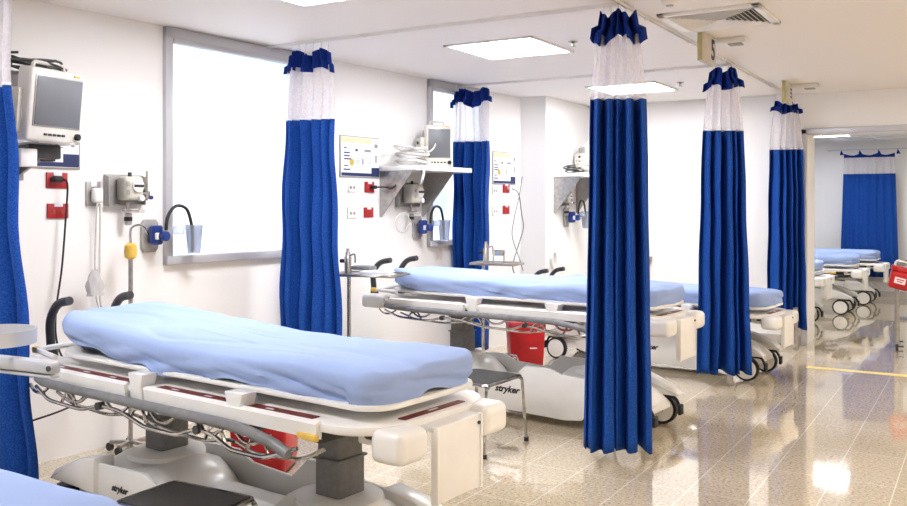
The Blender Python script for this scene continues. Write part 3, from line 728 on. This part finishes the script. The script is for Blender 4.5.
def gas_panel(y, z, label, jar=True, s=1., base=None, a=None):
    (l, an) = on_wall(y, z, .001)
    if base: l = base; an = 0
    r = empty('gas_regulator', l, an, label, 'gas regulator', 'gas regulators on the wall')
    # steel back box: splayed tray
    MB().box((.006,0,0),(.012,.27*s,.20*s),.003).build('back_plate', 'putty', r)
    for q in (-1,1): MB().prism([(0,-.10*s),(.05,-.09*s),(.05,.085*s),(0,.10*s)], q*.135*s-.004, q*.135*s+.004, 'Y').build('side_flange', 'putty', r)
    MB().box((.028,0,-.095*s),(.05,.27*s,.006)).build('bottom_flange', 'putty', r)
    o = MB().box((.075*s,0,.01),(.11*s,.135*s,.15*s),.02,seg=3).build('regulator_body', 'beige', r)
    MB().cyl((.138*s,.015,.025),.042*s,.018,'X',bev=.003).build('gauge', 'white', o)
    MB().box((.149*s,.015,.025),(.004,.07*s,.016*s)).build('gauge_mark', 'darkmetal', o)
    MB().cyl((.14*s,.035,-.05),.02*s,.03,'X',bev=.004).build('dial_knob', 'white', o)
    for k in range(2): MB().box((.133*s,-.05,.035-.05*k),(.004,.02,.028)).build('port', 'putty', o)
    MB().cyl((.07,0,.095*s),.012,.035,bev=.003).build('top_valve', 'darkmetal', o)
    MB().cyl((.08,.12*s,.03*s),.007,.19*s).cyl((.08,.12*s,-.03),.02,.05,bev=.006).box((.08,.09*s,-.02),(.03,.08,.02),.004).build('side_valve', 'chrome', r)
    MB().cyl((.1,.135*s,-.045),.012,.03,'X',bev=.004).build('side_knob', 'navy', r)
    MB().cyl((.075,-.02,-.105*s),.01,.05).box((.075,0,-.13*s),(.03,.10,.01),.003).cyl((.075,-.015,-.185*s),.022,.075,bev=.006).build('oxygen_fitting', 'steel', r)
    MB().cyl((.075,-.015,-.185*s),.024,.03,bev=.004).build('grip_ring', 'black', r)
    return r
gas_panel(3.59, 1.545, 'beige regulator on a steel plate beside the nearest window', s=.95)
gas_panel(6.45, 1.54, 'beige regulator under the second monitor shelf', s=1.1)
def suction(y, z, label, base=None):
    (l, an) = on_wall(y, z, .001)
    if base: l = base; an = 0
    r = empty('suction_regulator', l, an, label, 'suction regulator', 'blue suction regulators on the wall')
    r.scale = (1.2,1.2,1.2)
    MB().prism([(-.05,-.065),(-.035,-.085),(.035,-.085),(.05,-.065),(.05,.065),(.035,.085),(-.035,.085),(-.05,.065)], .0, .02, 'X', bev=.004).build('octagonal_plate', 'putty', r)
    b = MB().cyl((.065,.0,.005),.034,.10,bev=.008).build('blue_body', 'navy', r)
    MB().box((.09,0,.0),(.03,.05,.035),.004).build('white_label', 'paper', b)
    MB().cyl((.12,.01,.0),.026,.04,'X',bev=.005).build('dial', 'navy', b)
    j = MB().cyl((.12,.10,.03),.03,.045,bev=.006).build('filter', 'clearplastic', r)
    MB().lathe([(.034,-.09),(.046,.055),(.05,.06),(.047,.065),(.043,.055),(.031,-.085)], (.12,.20,-.01), 20, cap=False).build('collection_cup', 'clearplastic', r)
    MB().tube(smooth([(.12,.02,.03),(.12,.03,.10),(.12,.08,.155),(.12,.15,.14),(.12,.185,.05),(.12,.19,-.03),(.12,.19,-.09)],6),.009,8).build('hose', 'black', r)
    return r
suction(3.775, 1.26, 'blue suction regulator with curved black hose left of the nearest window sill')
suction(6.60, 1.25, 'blue suction regulator with curved black hose by the second window')
suction(0, 0, 'small blue suction regulator under the third shelf on the white pillar', base=(-3.999, 8.98, 1.31))
gas_panel(0, 0, 'small beige regulator under the third shelf on the white pillar', s=.8, base=(-3.999, 8.86, 1.52))
# curved pipe from fitting of first regulator
# yellow-topped pole standing behind the nearest stretcher
r = empty('iv_pole', (-4.36, 3.50, 0), 0, 'slim steel pole with yellow collar behind the nearest stretcher', 'pole')
MB().cyl((0,0,.62),.013,1.2).build('pole', 'steel', r)
MB().lathe([(.012,0),(.034,.015),(.038,.045),(.034,.085),(.014,.10)], (0,0,1.13), 16).build('yellow_collar', 'yellow', r)
MB().tube(smooth([(0,0,1.22),(0,0,1.31),(.03,.03,1.335),(.02,.08,1.32),(-.02,.14,1.28)],5),.007,6).build('top_pipe', 'chrome', r)
b_ = MB()
for k in range(5): b_.box((.06*math.cos(k*2*PI/5),.06*math.sin(k*2*PI/5),.05),(.12,.03,.02),.005,rz=k*2*PI/5)
b_.build('base', 'steel', r)
for k in range(5): MB().cyl((.12*math.cos(k*2*PI/5),.12*math.sin(k*2*PI/5),.024),.024,.02,'Y').build('caster', 'black', r)
# clear bag hanging behind the head of the stretcher
def bag(u, v):
    a = u*2*PI; z = v; rr = .028+.055*math.sin(min(1, v*1.1)*PI*.62)*(1+.25*math.sin(3*a+5*v)+.18*math.sin(5*a-9*v))
    return Vector((rr*math.cos(a)*.7, rr*math.sin(a), .16-.24*z))
o = MB().grid(bag, 22, 9, True).build('plastic_bag', 'bag', ang=30); o.location = (wx(3.3)+.14, 3.30, .98); o.scale = (.62,.62,.62); tag(o, 'crumpled clear plastic bag hanging at the wall above the nearest stretcher head', 'bag')

# ------------------------------------------------------------------ monitors and shelves
def monitor(loc, rz, label, w_=.34, h_=.33, d_=.16, tilt=.10):
    r = empty('patient_monitor', loc, rz, label, 'monitor', 'patient monitors'); r.rotation_euler = (0, tilt, rz)
    c = MB().box((-.045,0,h_/2),(.09,w_,h_),.02,seg=3).build('front_housing', 'casing', r)
    MB().box((-.09-d_/2,0,h_/2),(d_,w_*.86,h_*.86),.03,seg=3,).build('rear_housing', 'putty', r)
    MB().box((.002,0,h_*.56),(.006,w_*.84,h_*.70),.003).build('screen_bezel', 'putty', r)
    MB().box((.006,0,h_*.56),(.004,w_*.80,h_*.66),.001).build('screen', 'screen', r)
    for k in range(5): MB().box((.003,-.07+k*.03,h_*.11),(.008,.02,.012),.002).build('button', 'darkmetal', r)
    MB().cyl((.008,w_*.38,h_*.11),.017,.025,'X',bev=.004).build('selector_knob', 'black', r)
    MB().box((.003,w_*.3,h_*.95),(.006,.04,.008)).build('indicator', 'yellow', r)
    # carrying handle
    MB().tube(rounded([(-.08,-w_*.28,h_-.01),(-.08,-w_*.26,h_+.03),(-.08,w_*.26,h_+.03),(-.08,w_*.28,h_-.01)],.03,4),.010,8).build('carry_handle', 'casing', r)
    m = MB().box((-.12,-w_*.43-.03,h_*.4),(.16,.05,h_*.6),.008).build('side_module', 'beige', r)
    for k in range(3): MB().cyl((-.12,-w_*.43-.058,h_*(.22+.18*k)),.014,.012,'Y').build('connector', 'black', r)
    return r
monitor((-4.08,2.81,1.77), R1(12), 'patient monitor on a wall arm beside the left curtain, dark cables on top', .38, .37)
def coil(name, label, c, rx, ry, rz_, n, rr, m, seed, cat='cable bundle'):
    rd = random.Random(seed); pts = []
    for k in range(n*8):
        a = k/8*2*PI; f = 1+.25*math.sin(a*.37+seed)
        pts.append((c[0]+rx*math.cos(a)*f+rd.uniform(-.01,.01), c[1]+ry*math.sin(a)*f+rd.uniform(-.01,.01), c[2]+rz_*(k/(n*8))+.012*math.sin(a*1.7)))
    return tag(MB().tube(smooth(pts, 3), rr, 6).build(name, m), label, cat)
coil('cable_bundle', 'dark cables coiled on top of the nearest wall monitor', (-4.19,2.76,2.155), .07, .15, .05, 5, .007, 'darkmetal', 2)
cable([(-4.15,2.62,2.16),(-4.14,2.55,2.08),(-4.16,2.57,1.98),(-4.2,2.62,1.9),(-4.22,2.66,1.84)], .007, 'darkmetal', 'monitor_cable', 'grey cable looping down the left side of the nearest wall monitor')
cable([(-4.1,2.60,2.03),(-4.05,2.5,1.98),(-4.05,2.47,1.9),(-4.09,2.52,1.86),(-4.15,2.63,1.88)], .007, 'tube_white', 'monitor_cable', 'white lead plugged in the side of the nearest wall monitor')
# wall arm under that monitor
r = empty('monitor_bracket', (wx(2.87)+.001, 2.87, 1.74), WA, 'metal wall bracket carrying the nearest monitor', 'bracket')
MB().box((.01,0,-.02),(.02,.16,.26),.004).build('wall_plate', 'putty', r)
MB().box((.24,.0,.035),(.46,.20,.012),.003).build('platform', 'casing', r)
MB().prism([(.02,-.12),(.02,.03),(.40,.03)], -.07, -.055, 'Y').prism([(.02,-.12),(.02,.03),(.40,.03)], .055, .07, 'Y').build('gusset', 'putty', r)
MB().box((.36,-.03,-.01),(.10,.18,.07),.008).box((.30,.05,-.03),(.06,.06,.05),.008).build('module_box', 'darkmetal', r)
MB().box((.40,-.14,-.045),(.10,.09,.09),.006).build('sensor_box', 'white', r)
def shelf(base, an, label, y0=-.35, y1=.45, depth=.38):
    r = empty('monitor_shelf', base, an, label, 'shelf', 'monitor shelves on the wall')
    MB().box((depth/2+.001,(y0+y1)/2,0),(depth,y1-y0,.04),.003).build('shelf_board', 'white', r)
    for y, m in ((y0+.02,'steel'),(y1-.22,'putty')):
        MB().prism([(.001,-.015),(depth-.05,-.015),(depth-.05,-.03),(.02,-.41),(.001,-.41)], y-.004, y+.004, 'Y').build('bracket', m, r)
    return r
shelf((wx(6.45), 6.45, 1.76), WA, 'white monitor shelf with steel brackets in the second bay', -.38, .46, .40)
shelf((-4.0, 9.0, 1.77), 0, 'steel monitor shelf on the white pillar, mostly behind the centre curtain', -.34, .50, .36)
monitor((-4.10, 6.53, 1.782), R1(-42), 'small patient monitor standing on the white shelf by the second window', .24, .37, .12, tilt=0)
coil('cable_bundle', 'white cables heaped on the shelf beside the small monitor', (-4.16,6.20,1.80), .12, .13, .14, 7, .009, 'tube_white', 5)
cable([(-4.1,6.18,1.80),(-3.98,6.1,1.74),(-3.97,6.07,1.66),(-4.02,6.12,1.63),(-4.05,6.2,1.72),(-4.1,6.3,1.79)], .008, 'tube_white', 'monitor_cable', 'white cable loop drooping over the edge of the second shelf')
cable([(-4.14,6.30,1.86),(-4.10,6.42,1.93),(-4.12,6.50,1.98),(-4.14,6.54,1.96)], .008, 'tube_white', 'monitor_cable', 'white lead rising from the cable heap to the small monitor')
monitor((-3.72, 9.25, 1.792), R1(-20), 'monitor on the pillar shelf, largely hidden by the centre curtain', .27, .33, .12, tilt=0)
coil('cable_bundle', 'dark and tangled cables on the pillar shelf', (-3.85,8.86,1.805), .08, .12, .06, 5, .007, 'darkmetal', 9)
coil('cable_bundle', 'pale cables on the pillar shelf beside the hidden monitor', (-3.82,9.04,1.83), .07, .07, .12, 4, .007, 'tube_white', 12)
def plugcord(y, z, label, m, pts, bodym):
    (l, a) = on_wall(y, z, .012); r = empty('power_plug', l, a, label, 'plug')
    MB().box((.02,.01,0),(.04,.05,.03),.008).build('plug_body', bodym, r); MB().tube(smooth(pts,6),.006,6).build('cord', m, r)
plugcord(5.96, 1.60, 'dark plug with white connector in the upper red outlet of the second bay', 'black', [(.04,.02,0),(.10,.06,.0),(.14,.10,-.01),(.16,.14,.04),(.12,.16,.12)], 'black')
plugcord(8.19, 1.62, 'plug and thin grey cord trailing down from the red outlet of the third bay', 'rail', [(.04,.02,0),(.06,.12,-.05),(.05,.2,-.25),(.05,.24,-.42),(.05,.12,-.62),(.05,.02,-.80),(.05,.06,-.9)], 'white')
cable([(wx(8.5)+.05,8.42,1.75),(wx(8.4)+.05,8.36,1.55),(wx(8.3)+.05,8.25,1.30),(wx(8.2)+.05,8.22,1.12),(wx(8.3)+.05,8.36,.9),(wx(8.4)+.05,8.45,.75)], .005, 'rail', 'hanging_cable', 'thin grey cable crossing the wall in front of the white pillar')
# coiled tubing holder on pillar
o = MB()
for k in range(3): o.tube([(.01+.012*k+.0*math.cos(a), .055*math.cos(a), .09*math.sin(a)) for a in [2*PI*i/20 for i in range(20)]], .007, 6, True)
o.box((.012,0,0),(.02,.05,.06),.006)
o = o.build('tubing_holder', 'white'); o.location = (-3.998, 8.62, .86); tag(o, 'white coiled tubing in a holder low on the white pillar', 'tubing')
# tubing loops below the second shelf's regulator
cable([(wx(6.4)+.08,6.42,1.33),(wx(6.3)+.10,6.30,1.22),(wx(6.2)+.10,6.2,1.24),(wx(6.2)+.10,6.18,1.33),(wx(6.3)+.10,6.3,1.38),(wx(6.35)+.10,6.4,1.30)], .006, 'tube_white', 'tubing_loop', 'thin clear tubing looped under the second bay regulator', 'tubing')
tag(MB().box((-3.36, YF-.08, .85),(.2,.158,.04),.006).box((-3.36,YF-.02,.81),(.16,.03,.07),.004).build('wall_ledge', 'putty'), 'small grey wall ledge at the end wall between curtains', 'shelf')

# ------------------------------------------------------------------ tables, stools, bins
def mayo(base, rz, label, ht=.95, px=.0, tl=.62, tw=.36):
    r = empty('instrument_table', base, rz, label, 'instrument table', 'steel instrument tables')
    t = MB().box((tl/2-.08,0,ht),(tl,tw,.008),.002)
    t.tube(rounded([(-.08,-tw/2,ht+.008),(tl-.08,-tw/2,ht+.008),(tl-.08,tw/2,ht+.008),(-.08,tw/2,ht+.008)],.05,4,True),.009,8,True)
    t.build('tray', 'steel', r)
    MB().cyl((0,0,(ht+.05)/2),.014,ht-.06).build('pole', 'chrome', r)
    MB().tube(rounded([(.30,-.2,.05),(0,-.2,.05),(0,.2,.05),(.30,.2,.05)],.06,4),.013,8).box((.0,0,.05),(.03,.1,.03),.005).build('base', 'chrome', r)
    for p in ((.3,-.2),(.3,.2),(0,-.2),(0,.2)): MB().cyl((p[0],p[1],.021),.021,.018,'Y').build('caster', 'black', r)
    return r
mayo((-3.93,5.04,0), R1(10), 'steel instrument table with papers, between the window curtain and the second stretcher', .955, tl=.50, tw=.30)
mayo((-3.62,6.46,0), R1(8), 'steel instrument table behind the second stretcher before the blue curtain', .96, tl=.40, tw=.26)
def canister(x, y, z, label):
    r = empty('metal_canister', (x,y,z), 0, label, 'canister', 'metal canisters on the instrument tables')
    MB().lathe([(.026,0),(.026,.12),(.018,.13),(.018,.15),(.012,.16),(.012,.18)], seg=16).build('body', 'steel', r)
    MB().tube(smooth([(.02,0,.13),(.06,.0,.14),(.065,0,.08)],4),.006,6).build('spout', 'chrome', r); MB().cyl((-.045,0,.09),.014,.04,'X').build('side_knob', 'black', r)
canister(-3.93, 5.03, .961, 'small metal canister on the instrument table beside the window curtain')
canister(-3.60, 6.47, .966, 'small metal canister on the instrument table behind the second stretcher')
o = MB()
for k in range(5): o.box((.02*(k%2),.01*k-.02,.003+.006*k),(.26-.02*k,.20,.003),.001,rz=.15*k-.2)
o = o.build('paper_stack', 'paper'); o.location = (-3.70,5.03,.961); tag(o, 'loose white papers on the instrument table beside the window curtain', 'papers')
o = MB().box((0,0,.018),(.16,.10,.03),.01).build('glove_box', 'rail'); o.location = (-3.84,5.10,.985); tag(o, 'grey folded pouch lying on the papers', 'pouch')
r = empty('ring_basket', (-3.47,6.45,.966), 0, 'small steel ring holder on the far instrument table', 'ring holder')
MB().lathe([(.05,.07),(.052,.09),(.052,.11),(.05,.11)],seg=20,cap=False).build('ring','chrome',r,ang=60)
MB().cyl((.0,0,.005),.04,.01).cyl((-.05,0,.05),.005,.09).cyl((.05,0,.05),.005,.09).build('stand','steel',r)
def step_stool(base, rz, label, w_=.42, d_=.28, h_=.42):
    r = empty('step_stool', base, rz, label, 'step stool', 'steel step stools with black treads')
    MB().box((0,0,h_-.012),(w_-.02,d_-.02,.016),.003).build('tread', 'tread', r)
    f = MB(); f.tube(rounded([(-w_/2,-d_/2,h_-.015),(w_/2,-d_/2,h_-.015),(w_/2,d_/2,h_-.015),(-w_/2,d_/2,h_-.015)],.03,4,True),.010,8,True)
    f.build('rim', 'chrome', r)
    for sx in (-1,1):
        for sy in (-1,1):
            l = MB().tube(rounded([(sx*(w_/2-.03),sy*(d_/2),h_-.02),(sx*(w_/2+.0),sy*(d_/2),h_-.03),(sx*(w_/2+.035),sy*(d_/2+.01),.02)],.05,4),.010,8).build('leg', 'chrome', r)
            MB().cyl((sx*(w_/2+.036),sy*(d_/2+.01),.012),.014,.024).build('rubber_foot', 'black', l)
    for sx in (-1,1): MB().tube([(sx*(w_/2+.018),-d_/2,.17),(sx*(w_/2+.018),d_/2,.17)],.008).build('stretcher_bar', 'chrome', r)
    return r
step_stool((-2.44,2.19,0), R1(2), 'step stool with black tread in front of the nearest stretcher base', .40, .28)
step_stool((-2.64,4.68,0), R1(86), 'steel step stool standing between nearest and second stretchers', .40, .34)
# ring stand by the bin
r = empty('ring_stool', (-3.32,6.02,0), 0, 'low round chrome ring stand in front of the second red bin', 'ring stand')
r.location = (-3.27,5.72,0) if False else (-3.33,6.25,0)
MB().tube([(.12*math.cos(a),.12*math.sin(a),.24) for a in [2*PI*i/28 for i in range(28)]],.009,8,True).build('ring','chrome',r)
for k in range(3):
    a = k*2*PI/3+.4; MB().tube([(.12*math.cos(a),.12*math.sin(a),.24),(.14*math.cos(a),.14*math.sin(a),.008)],.008).build('leg','chrome',r)
MB().tube([(.08*math.cos(a),.08*math.sin(a),.10) for a in [2*PI*i/28 for i in range(28)]],.006,8,True).build('lower_ring','chrome',r)
def bin_(base, rz, label, w_=.30, d_=.28, h_=.44):
    r = empty('waste_bin', base, rz, label, 'waste bin', 'red step-on waste bins')
    MB().box((0,0,h_*.43+.012),(w_*.84,d_*.84,h_*.86),.02,seg=3,taper=(1.16,1.16)).build('body', 'red', r)
    MB().box((0,0,h_*.90+.01),(w_*1.04,d_*1.04,h_*.10),.018,seg=3,taper=(.9,.9)).build('lid', 'red', r)
    p = MB().box((.03,-d_*.47,.025),(.15,.05,.022),.008).box((0,-d_*.4,.045),(.1,.03,.03),.006).build('pedal', 'black', r)
    t = MB()
    for k in range(3): t.box((.05*(k-1),-d_*.455,h_*.62-.03*k),(.06,.002,.012),rx=.02)
    t.build('white_print', 'paper', r)
    MB().box((0,0,.007),(w_*.8,d_*.8,.014),.004).build('base','black',r)
bin_((-3.40,3.62,0), R1(25), 'red step-on waste bin under the nearest stretcher by the wall', .34, .30, .46)
bin_((-3.46,6.92,0), R1(35), 'red step-on waste bin behind the second stretcher with white print', .32, .30, .46)
# short steel posts under the right curtains
for (x, y, l, hh) in ((-1.80, 7.20, 'short round steel foot post under the right curtain hem', .50), (-1.67, 9.40, 'short round steel foot post under the doorway curtain hem', .40)):
    r = empty('steel_post', (x,y,0), 0, l, 'post', None)
    MB().cyl((0,0,hh/2+.02),.024,hh,bev=.004).build('tube','steel',r); MB().lathe([(.022,0),(.028,.01),(.028,.03),(.024,.04)],seg=16).build('foot_cap','putty',r)
    if l.startswith('short round steel foot post under the right'): r.location = (-1.79,7.26,0)
# basin stand at the left edge, in front of the left curtain
r = empty('basin_stand', (-3.60,1.93,0), R1(6), 'polished steel rail and round ring holder at the left edge before the blue curtain', 'basin stand')
MB().box((.20,.0,.865),(1.0,.05,.045),.008).box((.20,.0,.832),(1.0,.04,.012),.004).build('rail_bar', 'alu_light', r)
MB().cyl((.695,-.028,.865),.010,.006,'Y').build('end_screw', 'darkmetal', r)
MB().lathe([(.145,.93),(.150,.93),(.150,.985),(.145,.985),(.145,.93)], (.37,0,0), 40, cap=False).build('basin_ring', 'alu_light', r, ang=60)
MB().tube([(.22,0,.88),(.22,0,.95)],.008).build('ring_support', 'steel', r)
MB().cyl((-.27,0,.45),.016,.86).build('pole', 'steel', r)
MB().box((-.27,0,.05),(.5,.06,.03),.008).box((-.27,0,.05),(.06,.5,.03),.008).build('base', 'steel', r)
for p in ((-.5,0),(-.04,0),(-.27,.23),(-.27,-.23)): MB().cyl((p[0],p[1],.02),.02,.02,'X').build('caster','black',r)
MB().cyl((.22,0,1.12),.022,.05,'X',bev=.008).tube([(.20,0,1.12),(-.27,0,1.12),(-.27,0,.86)],.008).build('clamp_knob','handle',r)

# ------------------------------------------------------------------ cart at the right edge with sharps box
r = empty('utility_cart', (-.52,9.98,0), R1(5), 'steel utility cart at the right edge in the doorway', 'cart')
for sx in (-1,1):
    for sy in (-1,1):
        MB().cyl((sx*.28,sy*.18,.47),.022,.80).build('post','steel',r)
        c = MB().cyl((sx*.28,sy*.18,.041),.040,.024,'X').build('caster','black',r)
        MB().box((sx*.28,sy*.18,.08),(.03,.03,.03),.004).cyl((sx*.28+.03,sy*.18,.05),.008,.06,'X').build('caster_fork','darkmetal',c)
for z in (.30,.86): MB().box((0,0,z),(.60,.40,.02),.004).build('shelf','steel',r)
MB().box((.03,0,.955),(.34,.02,.10)).build('back_rail','darkmetal',r)
MB().tube(rounded([(-.28,-.2,.86),(-.28,-.2,.90),(.28,-.2,.90),(.28,-.2,.86)],.02,3),.008).build('guard_rail','chrome',r)
r = empty('sharps_container', (-.78,9.72,.62), R1(10), 'red sharps container with white label hanging on the cart', 'sharps container')
r.rotation_euler = (.0,.25,R1(10))
MB().box((0,0,.09),(.17,.10,.17),.015,seg=3,taper=(1.1,1.1)).build('body','red',r)
MB().box((-.005,0,.20),(.19,.12,.05),.01).build('lid','red',r)
MB().box((.0,-.0545,.09),(.10,.004,.06)).build('label_sheet','paper',r)
MB().box((.0,-.057,.10),(.07,.002,.01)).box((.0,-.057,.08),(.05,.002,.01)).build('label_print','red',r)
MB().tube(rounded([(-.08,-.05,.23),(-.08,-.07,.28),(.06,-.07,.28),(.06,-.05,.23)],.03,4),.010).build('strap_handle','paper',r)
o = MB().lathe([(.04,0),(.045,.01),(.045,.16),(.02,.20),(.018,.24)],seg=18).build('white_bottle','white'); o.location=(-.62,9.93,.311); tag(o,'white bottle on the lower shelf of the cart','bottle')

# ------------------------------------------------------------------ lights that belong to the place are the panels; camera
world = bpy.data.worlds.new('World'); sc.world = world; world.use_nodes = True
world.node_tree.nodes['Background'].inputs[0].default_value = (.75,.85,1,1); world.node_tree.nodes['Background'].inputs[1].default_value = 1.
cd = bpy.data.cameras.new('camera'); cam = bpy.data.objects.new('camera', cd); COL.objects.link(cam)
F = 885.; cd.sensor_fit = 'HORIZONTAL'; cd.sensor_width = 36; cd.lens = 36*F/907
cd.shift_y = (204-253)/907
cam.location = (0,0,1.46); cam.rotation_euler = (PI/2,0,R1(31.2)); cd.clip_start = .02
sc.camera = cam
sc.view_settings.view_transform = 'Standard'; sc.view_settings.look = 'None'; sc.view_settings.exposure = 1.62; sc.view_settings.gamma = 1; sc.view_settings.use_curve_mapping = False
cy = sc.cycles
cy.max_bounces = 9; cy.diffuse_bounces = 5; cy.glossy_bounces = 4; cy.transmission_bounces = 6; cy.transparent_max_bounces = 16
cy.use_denoising = True; cy.sample_clamp_indirect = 6; cy.caustics_reflective = False; cy.caustics_refractive = False
